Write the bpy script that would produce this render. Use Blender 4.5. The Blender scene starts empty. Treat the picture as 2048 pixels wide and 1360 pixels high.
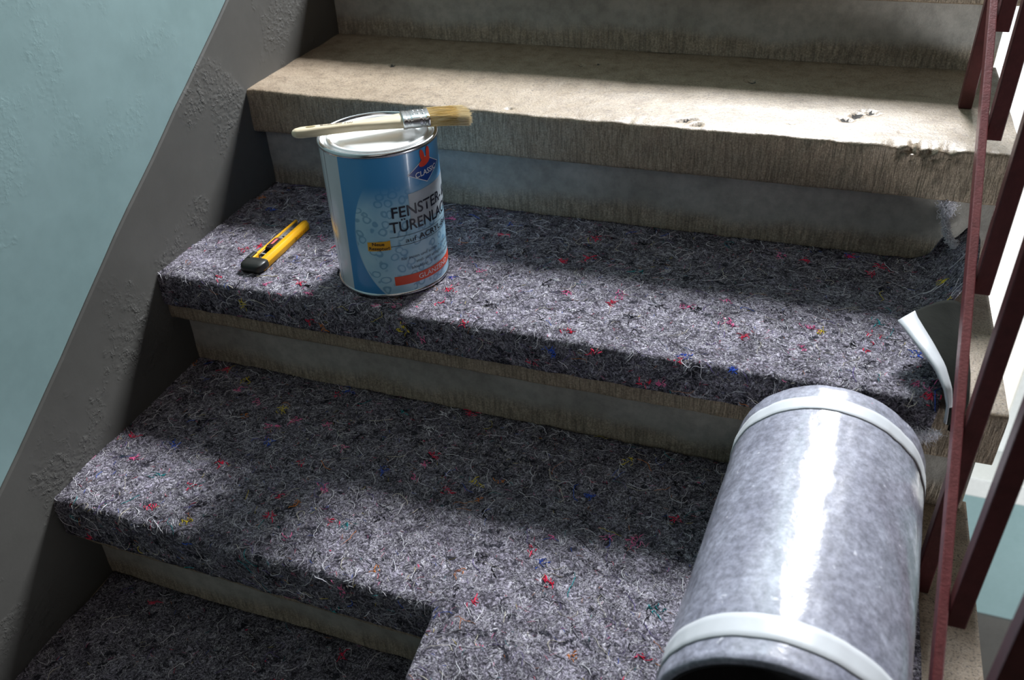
import bpy, bmesh, math, random
import numpy as np
from mathutils import Vector, Matrix, noise
random.seed(7); rng = np.random.default_rng(7)
scn = bpy.context.scene
COL = scn.collection
PI = math.pi
R = math.radians

# ------------------------------------------------------------------ camera, world, lights, exposure
cd = bpy.data.cameras.new('camera'); cam = bpy.data.objects.new('camera', cd); COL.objects.link(cam)
cam.location = (0.8699, -1.1312, 0.4285)
cam.rotation_euler = (0.9733, 0.0389, 0.3416)
cd.sensor_width = 36.0; cd.lens = 1739.45/2048*36
cd.clip_start = 0.02; cd.clip_end = 60
cd.dof.use_dof = True; cd.dof.focus_distance = 1.12; cd.dof.aperture_fstop = 6.0
scn.camera = cam

w = bpy.data.worlds.new('stairwell air'); scn.world = w; w.use_nodes = True
w.node_tree.nodes['Background'].inputs[0].default_value = (1.0, 0.96, 0.90, 1)
w.node_tree.nodes['Background'].inputs[1].default_value = 0.014

def area(name, loc, target, sx, sy, power, col):
    l = bpy.data.lights.new(name, 'AREA'); l.shape = 'RECTANGLE'; l.size = sx; l.size_y = sy
    l.energy = power; l.color = col
    o = bpy.data.objects.new(name, l); COL.objects.link(o); o.location = loc
    o.rotation_euler = (Vector(target)-Vector(loc)).to_track_quat('-Z', 'Y').to_euler()
    return o
# daylight from the tall stair window above the upper flight
area('stair_window_daylight', (0.78, 2.35, 2.30), (0.55, -0.15, -0.1), 0.80, 0.74, 330, (0.94, 0.965, 1.0))
# weak soft fill lamp added on the camera side for the front faces
area('camera_side_fill', (-0.2+1.8, -3.4, 1.9), (0.3, -0.2, 0.0), 1.6, 1.6, 6, (1.0, 0.97, 0.92))
# overhead fill lamp added in place of bounce from an unmodelled ceiling
area('overhead_fill', (1.3, -0.5, 3.0), (0.5, -0.2, -0.1), 2.2, 2.2, 7.5, (1.0, 0.94, 0.86))
# fill lamp added to brighten the back wall under the window
area('lower_wall_fill', (2.9, -0.6, -0.9), (1.9, 1.6, -2.2), 1.0, 1.0, 85, (0.95, 0.97, 1.0))

scn.view_settings.view_transform = 'Standard'; scn.view_settings.look = 'None'
scn.view_settings.exposure = 0.0; scn.view_settings.gamma = 1.0
scn.view_settings.use_curve_mapping = False

# ------------------------------------------------------------------ node helpers
class NT:
    def __init__(s, name):
        s.m = bpy.data.materials.new(name); s.m.use_nodes = True
        s.t = s.m.node_tree; s.p = s.t.nodes['Principled BSDF']
        s.co = s.n('ShaderNodeTexCoord').outputs['Object']
    def n(s, typ, **kw):
        x = s.t.nodes.new(typ)
        for k, v in kw.items(): setattr(x, k, v)
        return x
    def link(s, a, b): s.t.links.new(a, b)
    def put(s, sock, v):
        if isinstance(v, bpy.types.NodeSocket): s.link(v, sock)
        else: sock.default_value = v
    def map(s, scale=(1,1,1), loc=(0,0,0), src=None):
        x = s.n('ShaderNodeMapping'); s.link(src or s.co, x.inputs[0])
        x.inputs['Scale'].default_value = scale; x.inputs['Location'].default_value = loc
        return x.outputs[0]
    def noise(s, scale, detail=4, rough=.55, vec=None, dist=0.0):
        x = s.n('ShaderNodeTexNoise'); s.link(vec or s.co, x.inputs['Vector'])
        x.inputs['Scale'].default_value = scale; x.inputs['Detail'].default_value = detail
        x.inputs['Roughness'].default_value = rough; x.inputs['Distortion'].default_value = dist
        return x.outputs[0]
    def ramp(s, fac, stops, interp='LINEAR'):
        x = s.n('ShaderNodeValToRGB'); s.link(fac, x.inputs[0]); cr = x.color_ramp; cr.interpolation = interp
        while len(cr.elements) < len(stops): cr.elements.new(0.5)
        for e, (p, c) in zip(cr.elements, stops):
            e.position = p; e.color = (c[0], c[1], c[2], 1) if not isinstance(c, (int, float)) else (c, c, c, 1)
        return x.outputs[0]
    def mix(s, fac, a, b, mode='MIX'):
        x = s.n('ShaderNodeMix', data_type='RGBA', blend_type=mode)
        s.put(x.inputs[0], fac)
        for i, v in ((6, a), (7, b)):
            if isinstance(v, bpy.types.NodeSocket): s.link(v, x.inputs[i])
            else: x.inputs[i].default_value = (v[0], v[1], v[2], 1)
        return x.outputs[2]
    def math(s, op, a, b=0.0, c=0.0, clamp=False):
        x = s.n('ShaderNodeMath', operation=op); x.use_clamp = clamp
        s.put(x.inputs[0], a); s.put(x.inputs[1], b)
        if op in ('MULTIPLY_ADD', 'COMPARE', 'SMOOTH_MIN'): s.put(x.inputs[2], c)
        return x.outputs[0]
    def sep(s, v=None):
        x = s.n('ShaderNodeSeparateXYZ'); s.link(v or s.co, x.inputs[0]); return x.outputs
    def step(s, v, lo, hi):
        x = s.n('ShaderNodeMapRange', interpolation_type='SMOOTHSTEP')
        s.link(v, x.inputs[0]); x.inputs[1].default_value = lo; x.inputs[2].default_value = hi
        return x.outputs[0]
    def bump(s, h, strength=.5, dist=.001, nrm=None):
        x = s.n('ShaderNodeBump'); s.link(h, x.inputs['Height'])
        x.inputs['Strength'].default_value = strength; x.inputs['Distance'].default_value = dist
        if nrm: s.link(nrm, x.inputs['Normal'])
        return x.outputs[0]
    def done(s, col=None, rough=None, nrm=None, metal=None, spec=None, **kw):
        if col is not None: s.put(s.p.inputs['Base Color'], col if isinstance(col, bpy.types.NodeSocket) else (*col, 1))
        if rough is not None: s.put(s.p.inputs['Roughness'], rough)
        if metal is not None: s.p.inputs['Metallic'].default_value = metal
        if spec is not None: s.p.inputs['Specular IOR Level'].default_value = spec
        if nrm is not None: s.link(nrm, s.p.inputs['Normal'])
        for k, v in kw.items(): s.put(s.p.inputs[k.replace('_', ' ')], v)
        return s.m

def plain(name, col, rough=.5, metal=0, grain=.06, scale=80, bump=.0, **kw):
    t = NT(name)
    n = t.noise(scale, 4, .6)
    c = t.ramp(n, [(.25, [max(0, x*(1-grain)) for x in col]), (.75, [min(1, x*(1+grain)) for x in col])])
    nr = t.bump(t.noise(scale*4, 3, .6), bump, .001) if bump else None
    return t.done(c, rough, nr, metal, **kw)

# ------------------------------------------------------------------ materials
def mat_stone():
    t = NT('worn_stone')
    big = t.noise(5, 5, .6); med = t.noise(38, 6, .65); fine = t.noise(420, 4, .7)
    c = t.ramp(big, [(.3, (.24, .175, .115)), (.55, (.33, .255, .178)), (.8, (.30, .245, .185))])
    c = t.mix(.55, c, t.ramp(med, [(.3, (.14, .10, .065)), (.5, (.33, .26, .185)), (.75, (.42, .345, .26))]))
    spk = t.ramp(fine, [(.33, .35), (.5, 1.0), (.72, 1.18)])
    c = t.mix(1.0, c, spk, 'MULTIPLY')
    c = t.mix(t.math('MULTIPLY', t.step(t.noise(240, 3, .6), .63, .68), .75), c, (.045, .035, .028))
    c = t.mix(t.math('MULTIPLY', t.step(t.noise(24, 6, .7, t.map((.5, 1.4, 1), (3, 8, 1))), .56, .70), .55), c, (.13, .09, .055))
    geo = t.n('ShaderNodeNewGeometry'); nz = t.sep(geo.outputs['Normal'])[2]
    side = t.math('SUBTRACT', 1.0, t.step(t.math('ABSOLUTE', nz), .35, .8))
    # tooled front faces: browner, duller, with vertical chisel strokes
    grime = t.noise(9, 5, .6, t.map((1, 1, 2.2)))
    cf = t.ramp(grime, [(.3, (.24, .18, .125)), (.5, (.36, .285, .205)), (.75, (.38, .33, .27))])
    cf = t.mix(.7, cf, t.ramp(fine, [(.3, (.13, .10, .07)), (.55, (.36, .285, .205)), (.75, (.60, .50, .39))]), 'MIX')
    tool = t.noise(1.0, 3, .6, t.map((330, 60, 34), src=t.co), .8)
    cf = t.mix(.55, cf, t.mix(1.0, cf, t.ramp(tool, [(.38, .45), (.58, 1.3)]), 'MULTIPLY'))
    c = t.mix(side, c, cf)
    h1 = t.math('MULTIPLY', tool, side)
    nr = t.bump(fine, .45, .0010)
    nr = t.bump(t.noise(110, 4, .7), .35, .0012, nr)
    nr = t.bump(h1, .6, .0018, nr)
    nr = t.bump(t.noise(70, 5, .65), .35, .002, nr)
    ro = t.math('ADD', t.math('MULTIPLY', side, .28), t.ramp(med, [(.3, .50), (.7, .38)]))
    return t.done(c, ro, nr, spec=.38)
def mat_riser():
    t = NT('grey_washed_riser')
    z = t.sep(t.map((1, 1, 1)))[2]
    big = t.noise(7, 5, .6); fine = t.noise(420, 4, .7)
    wob = t.math('MULTIPLY', t.math('SUBTRACT', big, .5), .05)
    c = t.ramp(big, [(.3, (.31, .295, .265)), (.5, (.42, .40, .36)), (.75, (.50, .475, .43))])
    # the lower third of each riser (object space, origin at the riser base) is bare tooled stone
    bare = t.math('SUBTRACT', 1.0, t.step(t.math('ADD', z, wob), .018, .046))
    tool = t.noise(1.0, 3, .6, t.map((260, 60, 28)), .4)
    cb = t.ramp(fine, [(.3, (.15, .12, .085)), (.55, (.42, .34, .25)), (.75, (.68, .57, .43))])
    cb = t.mix(.6, cb, t.mix(1.0, cb, t.ramp(tool, [(.35, .4), (.6, 1.35)]), 'MULTIPLY'))
    c = t.mix(t.math('MULTIPLY', bare, .85), c, cb)
    c = t.mix(.35, c, t.mix(1.0, c, t.ramp(t.noise(60, 5, .7), [(.35, .5), (.6, 1.15)]), 'MULTIPLY'))
    nr = t.bump(fine, .3, .0008)
    nr = t.bump(t.math('MULTIPLY', tool, bare), .8, .002, nr)
    nr = t.bump(t.noise(25, 5, .6), .4, .004, nr)
    return t.done(c, .7, nr, spec=.3)
def mat_wall(name, a, b, lump):
    t = NT(name)
    c = t.ramp(t.noise(4, 4, .5), [(.3, a), (.7, b)])
    c = t.mix(.15, c, t.mix(1.0, c, t.ramp(t.noise(50, 5, .6), [(.3, .7), (.7, 1.2)]), 'MULTIPLY'))
    nr = t.bump(t.noise(3.5, 3, .5), .5, .008)
    msk = t.step(t.noise(6.5, 4, .6), .50, .66)
    lumps = t.n('ShaderNodeTexVoronoi', feature='SMOOTH_F1'); t.link(t.map((1, 1.0, 1.4)), lumps.inputs['Vector'])
    lumps.inputs['Scale'].default_value = 150; lumps.inputs['Smoothness'].default_value = .7
    hh = t.math('MULTIPLY', t.math('ADD', t.math('MULTIPLY', t.math('SUBTRACT', 1.0, lumps.outputs['Distance']), .35), t.step(t.noise(85, 5, .65), .50, .72)), msk)
    nr = t.bump(hh, lump, .0045, nr)
    nr = t.bump(t.noise(200, 4, .6), .15*lump, .001, nr)
    return t.done(c, .62, nr, spec=.25)
def mat_felt():
    t = NT('recycled_fibre_felt')
    wv = t.mix(.012, t.co, t.n('ShaderNodeTexNoise').outputs[1])
    dn = t.n('ShaderNodeTexNoise'); t.link(t.co, dn.inputs['Vector']); dn.inputs['Scale'].default_value = 55; dn.inputs['Detail'].default_value = 4
    wv = t.n('ShaderNodeVectorMath', operation='MULTIPLY_ADD'); t.link(dn.outputs[1], wv.inputs[0]); wv.inputs[1].default_value = (.022, .022, .022); t.link(t.co, wv.inputs[2])
    wv = wv.outputs[0]
    fine = t.noise(330, 6, .75, wv)
    mott = t.noise(26, 5, .6)
    c = t.ramp(fine, [(.36, (.014, .013, .016)), (.46, (.060, .056, .066)), (.54, (.16, .150, .178)), (.67, (.52, .49, .57))])
    c = t.mix(.8, c, t.mix(1.0, c, t.ramp(mott, [(.3, (.42, .40, .45)), (.5, (.95, .93, .98)), (.68, (1.45, 1.42, 1.52))]), 'MULTIPLY'))
    # fine white and dark threads: thin iso lines of stretched, distorted noise
    for sc, th, colr, seed in ((95, .012, (.75, .73, .80), 3), (120, .011, (.85, .83, .86), 11), (80, .011, (.02, .018, .025), 23), (150, .013, (.70, .68, .76), 31)):
        nn = t.noise(sc, 2.5, .6, t.map((1, 1, 1), (seed, seed*.37, 0), wv), 1.2)
        line = t.math('SUBTRACT', 1.0, t.step(t.math('ABSOLUTE', t.math('SUBTRACT', nn, .5)), th*.35, th))
        brk = t.step(t.noise(60, 3, .6, t.map((1, 1, 1), (seed*2.1, 0, 5))), .48, .55)
        c = t.mix(t.math('MULTIPLY', t.math('MULTIPLY', line, brk), .75), c, colr)
    for k, (colr, th, sc) in enumerate((((.62, .04, .12), .735, 75), ((.75, .16, .30), .75, 60), ((.05, .12, .50), .765, 55), ((.02, .22, .25), .765, 60), ((.45, .33, .06), .785, 70), ((.010, .011, .018), .63, 62))):
        m = t.step(t.noise(sc, 3.5, .6, t.map((1, 1, 1), (k*7.3, k*3.1+2, k))), th, th+.02)
        c = t.mix(t.math('MULTIPLY', m, .8), c, colr)
    nr = t.bump(fine, .8, .0016)
    nr = t.bump(t.noise(85, 5, .65, wv), .7, .004, nr)
    return t.done(c, .95, nr, spec=.12)
def mat_roll():
    t = NT('film_covered_fleece')
    fine = t.noise(150, 5, .75); mott = t.noise(30, 4, .6)
    c = t.ramp(mott, [(.3, (.20, .205, .26)), (.5, (.255, .26, .32)), (.7, (.31, .32, .39))])
    c = t.mix(.9, c, t.mix(1.0, c, t.ramp(fine, [(.32, .55), (.5, 1.0), (.66, 1.5)]), 'MULTIPLY'))
    wsp = t.step(t.noise(80, 3, .6), .68, .74)
    c = t.mix(t.math('MULTIPLY', wsp, .6), c, (.75, .75, .82))
    for k, (colr, th) in enumerate((((.50, .10, .18), .74), ((.06, .06, .10), .73), ((.10, .16, .40), .77))):
        m = t.step(t.noise(70, 3, .6, t.map((1, 1, 1), (k*5.3+1, k*3.7, k))), th, th+.03)
        c = t.mix(t.math('MULTIPLY', m, .6), c, colr)
    nr = t.bump(t.noise(70, 4, .6), .22, .0022)
    nr = t.bump(t.noise(12, 2, .5), .25, .004, nr)
    return t.done(c, .60, nr, spec=.35, Coat_Weight=.9, Coat_Roughness=.20, Coat_Normal=nr)

M_PIT_SHADE = plain('painted_pit_shade', (.05, .045, .04), .9, grain=.3, scale=300)  # near-black for the tread pits: their shade painted in as colour
M_STONE = mat_stone(); M_RISER = mat_riser()
M_TEAL = mat_wall('teal_wall_paint', (.24, .36, .365), (.275, .40, .41), .10)
M_BAND = mat_wall('dark_grey_skirting_paint', (.098, .096, .090), (.118, .116, .108), .45)
M_FELT = mat_felt(); M_ROLL = mat_roll()
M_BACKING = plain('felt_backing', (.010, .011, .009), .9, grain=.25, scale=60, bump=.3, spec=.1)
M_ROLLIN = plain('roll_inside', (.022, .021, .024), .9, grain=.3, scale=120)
M_TAPE = plain('grey_white_tape', (.56, .58, .61), .38, grain=.03)
M_EDGE = plain('pale_film_edge', (.55, .56, .64), .4, grain=.05)
M_RED = plain('oxblood_paint', (.075, .016, .016), .42, grain=.25, scale=60, bump=.25)
M_REDL = plain('pale_oxblood_paint', (.20, .055, .058), .34, grain=.25, scale=90, bump=.35)  # paler, pinker red than the bars

# ------------------------------------------------------------------ mesh helpers
def link(name, me, mat, parent=None, smooth=True):
    o = bpy.data.objects.new(name, me); COL.objects.link(o)
    for m in (mat if isinstance(mat, (list, tuple)) else [mat]):
        if m: me.materials.append(m)
    if parent: o.parent = parent
    if smooth: me.polygons.foreach_set('use_smooth', [True]*len(me.polygons))
    return o
def from_bm(name, bm, mat, parent=None, smooth=True, recalc=True):
    if recalc: bmesh.ops.recalc_face_normals(bm, faces=bm.faces)
    me = bpy.data.meshes.new(name); bm.to_mesh(me); bm.free()
    return link(name, me, mat, parent, smooth)
def empty(name, loc, label, cat, group=None, rz=0):
    o = bpy.data.objects.new(name, None); COL.objects.link(o); o.location = loc; o.rotation_euler = (0, 0, rz)
    o.empty_display_size = .05
    o['label'] = label; o['category'] = cat
    if group: o['group'] = group
    return o
def structure(o): o['kind'] = 'structure'; return o
def child(o, root):
    """keep world geometry, parent to an unrotated root by shifting"""
    o.parent = root; o.matrix_parent_inverse = Matrix.Identity(4)
    return o
def shade_auto(o, ang=40):
    me = o.data; bm = bmesh.new(); bm.from_mesh(me)
    for e in bm.edges:
        if len(e.link_faces) == 2 and e.calc_face_angle(0) > R(ang): e.smooth = False
    bm.to_mesh(me); bm.free()
def prism(pts, axis, a, b, bevel=0, seg=2):
    """extrude a closed 2D outline along x ('x': pts are (y,z)) or z ('z': pts are (x,y))"""
    bm = bmesh.new()
    f = (lambda p, s: (s, p[0], p[1])) if axis == 'x' else (lambda p, s: (p[0], p[1], s))
    A = [bm.verts.new(f(p, a)) for p in pts]; B = [bm.verts.new(f(p, b)) for p in pts]
    bm.faces.new(A); bm.faces.new(B[::-1])
    for i in range(len(pts)): bm.faces.new((A[i], A[i-1], B[i-1], B[i]))
    bmesh.ops.recalc_face_normals(bm, faces=bm.faces)
    if bevel: bmesh.ops.bevel(bm, geom=[e for e in bm.edges if e.calc_face_angle(0) > .35], offset=bevel, segments=seg, affect='EDGES', profile=.6)
    return bm
def box(x0, x1, y0, y1, z0, z1, bevel=0):
    return prism([(y0, z0), (y1, z0), (y1, z1), (y0, z1)], 'x', x0, x1, bevel)
def lathe(profile, n=128, close=False):
    bm = bmesh.new(); rings = []
    for r, z in profile:
        if r < 1e-6: rings.append([bm.verts.new((0, 0, z))])
        else: rings.append([bm.verts.new((r*math.cos(2*PI*i/n), r*math.sin(2*PI*i/n), z)) for i in range(n)])
    for a, b in zip(rings, rings[1:]):
        for i in range(n):
            j = (i+1) % n
            if len(a) == 1: bm.faces.new((a[0], b[i], b[j]))
            elif len(b) == 1: bm.faces.new((a[i], a[j], b[0]))
            else: bm.faces.new((a[i], a[j], b[j], b[i]))
    return bm
def grid_mesh(name, V, mat, parent=None, closed_u=False):
    nu, nv = V.shape[:2]
    me = bpy.data.meshes.new(name)
    idx = np.arange(nu*nv).reshape(nu, nv)
    F = np.stack([idx[:-1, :-1], idx[1:, :-1], idx[1:, 1:], idx[:-1, 1:]], -1).reshape(-1, 4)
    me.from_pydata(V.reshape(-1, 3).tolist(), [], F.tolist()); me.update()
    return link(name, me, mat, parent)
def fbm(p, oct=4):
    return noise.fractal(Vector(p), .6, 2.0, oct)

# ------------------------------------------------------------------ walls and background
SK = -0.04
def wx(y): return SK*y
bm = bmesh.new()
ys = (-2.6, 3.4)
vs = [bm.verts.new(p) for p in ((wx(ys[0]), ys[0], -3.0), (wx(ys[1]), ys[1], -3.0), (wx(ys[1]), ys[1], 3.4), (wx(ys[0]), ys[0], 3.4))]
vb = [bm.verts.new((v.co.x-.2, v.co.y, v.co.z)) for v in vs]
bm.faces.new(vs); bm.faces.new(vb[::-1])
for i in range(4): bm.faces.new((vs[i], vb[i], vb[i-1], vs[i-1]))
structure(from_bm('wall_left', bm, M_TEAL, smooth=False))
# dark painted skirting band that follows the flight, standing 3 mm proud
top = [(-2.6, -1.50), (-0.95, -.462), (-0.603, -.2475), (-.369, -.0941), (.0028, .1344), (.6, .502), (1.4, .99), (3.2, 2.08)]
bm = bmesh.new()
N = 160
yy = np.linspace(-2.5, 3.2, N)
zt = np.interp(yy, [a for a, b in top], [b for a, b in top])
rows = []
for y, z in zip(yy, zt):
    wob = .0025*fbm((0, y*7, 0), 3)
    rows.append([bm.verts.new((wx(y)-.02, y, z+wob)), bm.verts.new((wx(y)+.002, y, z+wob)), bm.verts.new((wx(y)+.004, y, z+wob-.003)),
                 bm.verts.new((wx(y)+.004, y, z-.75)), bm.verts.new((wx(y)-.02, y, z-.75))])
for a, b in zip(rows, rows[1:]):
    for i in range(5): bm.faces.new((a[i-1], a[i], b[i], b[i-1]))
bm.faces.new(rows[0]); bm.faces.new(rows[-1][::-1])
structure(from_bm('trim_1', bm, M_BAND, smooth=False))

# ------------------------------------------------------------------ stone steps
XE = 1.103
def round_path(pts, radii, n=5):
    out = []
    for i, p in enumerate(pts):
        r = radii[i]; p = Vector(p)
        if r == 0: out.append(tuple(p)); continue
        a = Vector(pts[i-1]); b = Vector(pts[(i+1) % len(pts)])
        u = (a-p).normalized(); v = (b-p).normalized()
        for k in range(n+1):
            t = k/n; s = p+u*r*(1-t)**2+v*r*t**2
            out.append(tuple(s))
    return out
def densify(pts, d, closed=True):
    out = []
    m = len(pts)
    for i in range(m if closed else m-1):
        a = np.array(pts[i]); b = np.array(pts[(i+1) % m]); k = max(1, int(np.linalg.norm(b-a)/d))
        for j in range(k): out.append(tuple(a+(b-a)*j/k))
    if not closed: out.append(pts[-1])
    return out
PITS = [(.6915, .0263, .010, .005), (.710, .017, .008, .005), (.700, .034, .006, .004), (.9087, .094, .011, .004), (.9274, .1123, .013, .003), (.8965, .0754, .010, .004), (.915, .106, .008, .003), (.938, .110, .007, .003),
        (.4397, .0203, .0045, .004), (.4837, .2344, .008, .004), (.5139, .2463, .007, .003), (.1786, .1685, .008, .003), (.62, .06, .004, .002), (.83, .05, .005, .002), (.97, .05, .006, .002), (.76, .21, .008, .003)]
CHIPS = [(.962, .018, .0050), (.9932, .020, .0065), (1.0217, .016, .0045), (.905, .025, .0025), (.84, .03, .0012), (.62, .02, .0015), (.35, .03, .0015), (.12, .02, .0015)]
def stone_step(name, y0, z0, T, hn, rise, o, label, res=.012, yaw=0.0, pits=False, bevel=.007):
    root = empty(name, (0.55, y0, z0), label, 'step')
    inv = Vector((0.55, y0, z0))
    back = T+.06
    prof = round_path([(0, 0), (back, 0), (back, -hn), (0, -hn)], [bevel, .003, .003, .008])
    prof = densify(prof, res)
    nx = int(1.14/res)
    bm = bmesh.new(); rings = []; shade_verts = set()
    for i in range(nx+1):
        x = -.035+(XE+.035)*i/nx
        ring = []
        for (y, z) in prof:
            wy = y; wz = z; in_shade = False
            front = max(0, 1-abs(y)/.03)
            edge = front*max(0, 1-abs(z)/.03)
            n1 = fbm((x*9, y*9, z*9+z0*5), 3)
            wz += .0012*n1*(1 if z > -hn*.5 else .5)
            if z > -.01: wz -= .0025*math.exp(-((x-.55)/.3)**2)*math.exp(-((y-.05)/.09)**2)
            wy += .0016*fbm((x*22+3, z*22, z0*9), 4)*front
            wz -= .0013*edge*abs(fbm((x*60, 1.3, z0*7), 3))
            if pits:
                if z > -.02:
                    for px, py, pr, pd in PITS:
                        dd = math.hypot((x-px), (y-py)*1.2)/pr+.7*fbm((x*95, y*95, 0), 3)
                        if dd < 1: wz -= pd*min(1, (1-dd)*2.5); in_shade = in_shade or dd < .8
                if edge > 0:
                    for cx, cw, ch in CHIPS:
                        q = abs(x-cx)/cw+.5*fbm((x*120, z*120, 4), 3)
                        if q < 1: wz -= ch*edge*(1-q); wy += ch*edge*(1-q)*.9
            ring.append(bm.verts.new((x, wy+yaw*x-0, wz)))
            if in_shade: shade_verts.add(ring[-1])
        rings.append(ring)
    m = len(prof)
    for a, b in zip(rings, rings[1:]):
        for i in range(m): bm.faces.new((a[i-1], a[i], b[i], b[i-1]))
    bm.faces.new(rings[0]); bm.faces.new(rings[-1][::-1])
    for v in bm.verts: v.co += Vector((0, y0, z0))-inv
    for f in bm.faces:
        if sum(v in shade_verts for v in f.verts) > 2: f.material_index = 1  # deep pit faces get the painted shade colour
    t = from_bm('tread', bm, [M_STONE, M_PIT_SHADE], root); shade_auto(t, 60)
    # riser
    nxr = 60; bm = bmesh.new(); rings = []
    pr = densify([(o, -hn+.0006), (o+.16, -hn+.0006), (o+.16, -rise+.0004), (o, -rise+.0004)], .02)
    for i in range(nxr+1):
        x = -.035+(XE-.008+.035)*i/nxr
        rings.append([bm.verts.new((x, y+yaw*x+.003*fbm((x*8, z*8, z0*3), 3)*(1 if y < o+.03 else 0), z)) for y, z in pr])
    m = len(pr)
    for a, b in zip(rings, rings[1:]):
        for i in range(m): bm.faces.new((a[i-1], a[i], b[i], b[i-1]))
    bm.faces.new(rings[0]); bm.faces.new(rings[-1][::-1])
    base = Vector((.55, y0, z0-rise))
    for v in bm.verts: v.co += Vector((0, y0, z0))-base
    r = from_bm('riser', bm, M_RISER, root); r.location = base-inv; shade_auto(r, 50)
    return root
T0 = .2905
stone_step('stone_step', .592, .342, .29, .070, .171, .030, 'uppermost bare stone step, above the lit tread', .014)
stone_step('stone_step', .2977, .171, .294, .070, .171, .030, 'bare stone step at the top edge of the picture, behind the sunlit tread', .012)
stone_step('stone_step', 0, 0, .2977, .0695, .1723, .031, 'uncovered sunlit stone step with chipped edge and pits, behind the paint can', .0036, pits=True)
stone_step('stone_step', -.2959, -.1723, .296, .0715, .1677, .031, 'felt-covered stone step that carries the paint can and the yellow knife', .012)
stone_step('stone_step', -.581, -.34, .285, .070, .17, .031, 'felt-covered stone step under the near end of the big roll', .012, yaw=-.0092)
stone_step('stone_step', -.871, -.51, .29, .070, .17, .031, 'lowest dark felt-covered stone step in the bottom left corner', .014)

# ------------------------------------------------------------------ felt sheets
class Sheet:
    """felt sheet: a (y,z) path swept along x; local frame gives normal. x0(s), x1(s) bound it sideways"""
    def __init__(s, path, x0, x1, nudge=0.0, seed=0, amp=.0016, zfun=None, yaw=0):
        p = np.array(path, float); d = np.linalg.norm(np.diff(p, axis=0), axis=1)
        s.S = np.concatenate([[0], np.cumsum(d)]); s.p = p; s.L = s.S[-1]
        s.x0, s.x1, s.seed, s.amp, s.zfun, s.yaw = x0, x1, seed, amp, zfun, yaw
    def at(s, u, t):            # u in 0..1 across, t metres along path
        y = np.interp(t, s.S, s.p[:, 0]); z = np.interp(t, s.S, s.p[:, 1])
        y2 = np.interp(t+.004, s.S, s.p[:, 0]); z2 = np.interp(t+.004, s.S, s.p[:, 1])
        y1 = np.interp(t-.004, s.S, s.p[:, 0]); z1 = np.interp(t-.004, s.S, s.p[:, 1])
        ty, tz = y2-y1, z2-z1; l = math.hypot(ty, tz) or 1; ny, nz = -tz/l, ty/l
        if nz < 0 and abs(ny) < .3: ny, nz = -ny, -nz
        x = s.x0(t)+(s.x1(t)-s.x0(t))*u
        h = s.amp*(fbm((x*28, t*28, s.seed), 3)+.5*fbm((x*90, t*90, s.seed+5), 2))
        if s.zfun: h += s.zfun(x, t)
        # nose-to-outside normal must look up or to the front (-y)
        if ny > .3: ny, nz = -ny, -nz
        return np.array((x, y+ny*h+s.yaw*x, z+nz*h)), np.array((0, ny, nz))
    def build(s, name, parent, origin, thick=.0055, du=.006, mat=None):
        nt = int(s.L/du)+1; wmid = s.x1(s.L/2)-s.x0(s.L/2); nu = int(wmid/du)+1
        top = np.zeros((nu, nt, 3)); bot = np.zeros((nu, nt, 3))
        for i in range(nu):
            for j in range(nt):
                P, Nn = s.at(i/(nu-1), s.L*j/(nt-1)); top[i, j] = P
                bot[i, j] = P-Nn*thick
        top -= origin; bot -= origin
        me = bpy.data.meshes.new(name)
        idx = np.arange(nu*nt).reshape(nu, nt); off = nu*nt
        F = [np.stack([idx[:-1, :-1], idx[1:, :-1], idx[1:, 1:], idx[:-1, 1:]], -1).reshape(-1, 4)]
        F.append(F[0][:, ::-1]+off)
        def side(a): return np.stack([a[:-1], a[1:], a[1:]+off, a[:-1]+off], -1)
        F += [side(idx[0]), side(idx[-1])[:, ::-1], side(idx[:, 0])[:, ::-1], side(idx[:, -1])]
        me.from_pydata(np.concatenate([top.reshape(-1, 3), bot.reshape(-1, 3)]).tolist(), [], np.concatenate(F).tolist()); me.update()
        return link(name, me, mat or M_FELT, parent)
def nose_path(yb, yn, z, zlow, r=.009, dz=0.0055):
    """felt top surface: tread at height z from back yb to nose yn, then down to zlow"""
    p = [(yb, z)]
    p += [(yn+r-math.sin(a)*r, z-r+math.cos(a)*r) for a in np.linspace(0, PI/2, 7)]
    p += [(yn, zlow)]
    return p
FCOL = [('white_fibre', (.82, .81, .86)), ('grey_fibre', (.42, .41, .46)), ('cream_fibre', (.68, .63, .52)), ('black_fibre', (.012, .012, .016)), ('red_fibre', (.80, .04, .10)),
        ('pink_fibre', (.90, .20, .42)), ('blue_fibre', (.05, .13, .62)), ('teal_fibre', (.02, .30, .33)), ('yellow_fibre', (.75, .60, .06)), ('orange_fibre', (.65, .22, .05)), ('purple_fibre', (.16, .12, .30))]
M_FIB = [plain(n, c, .85, spec=.1) for n, c in FCOL]
FW = np.array([.34, .22, .07, .20, .035, .03, .02, .015, .01, .015, .065]); FW /= FW.sum()
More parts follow.
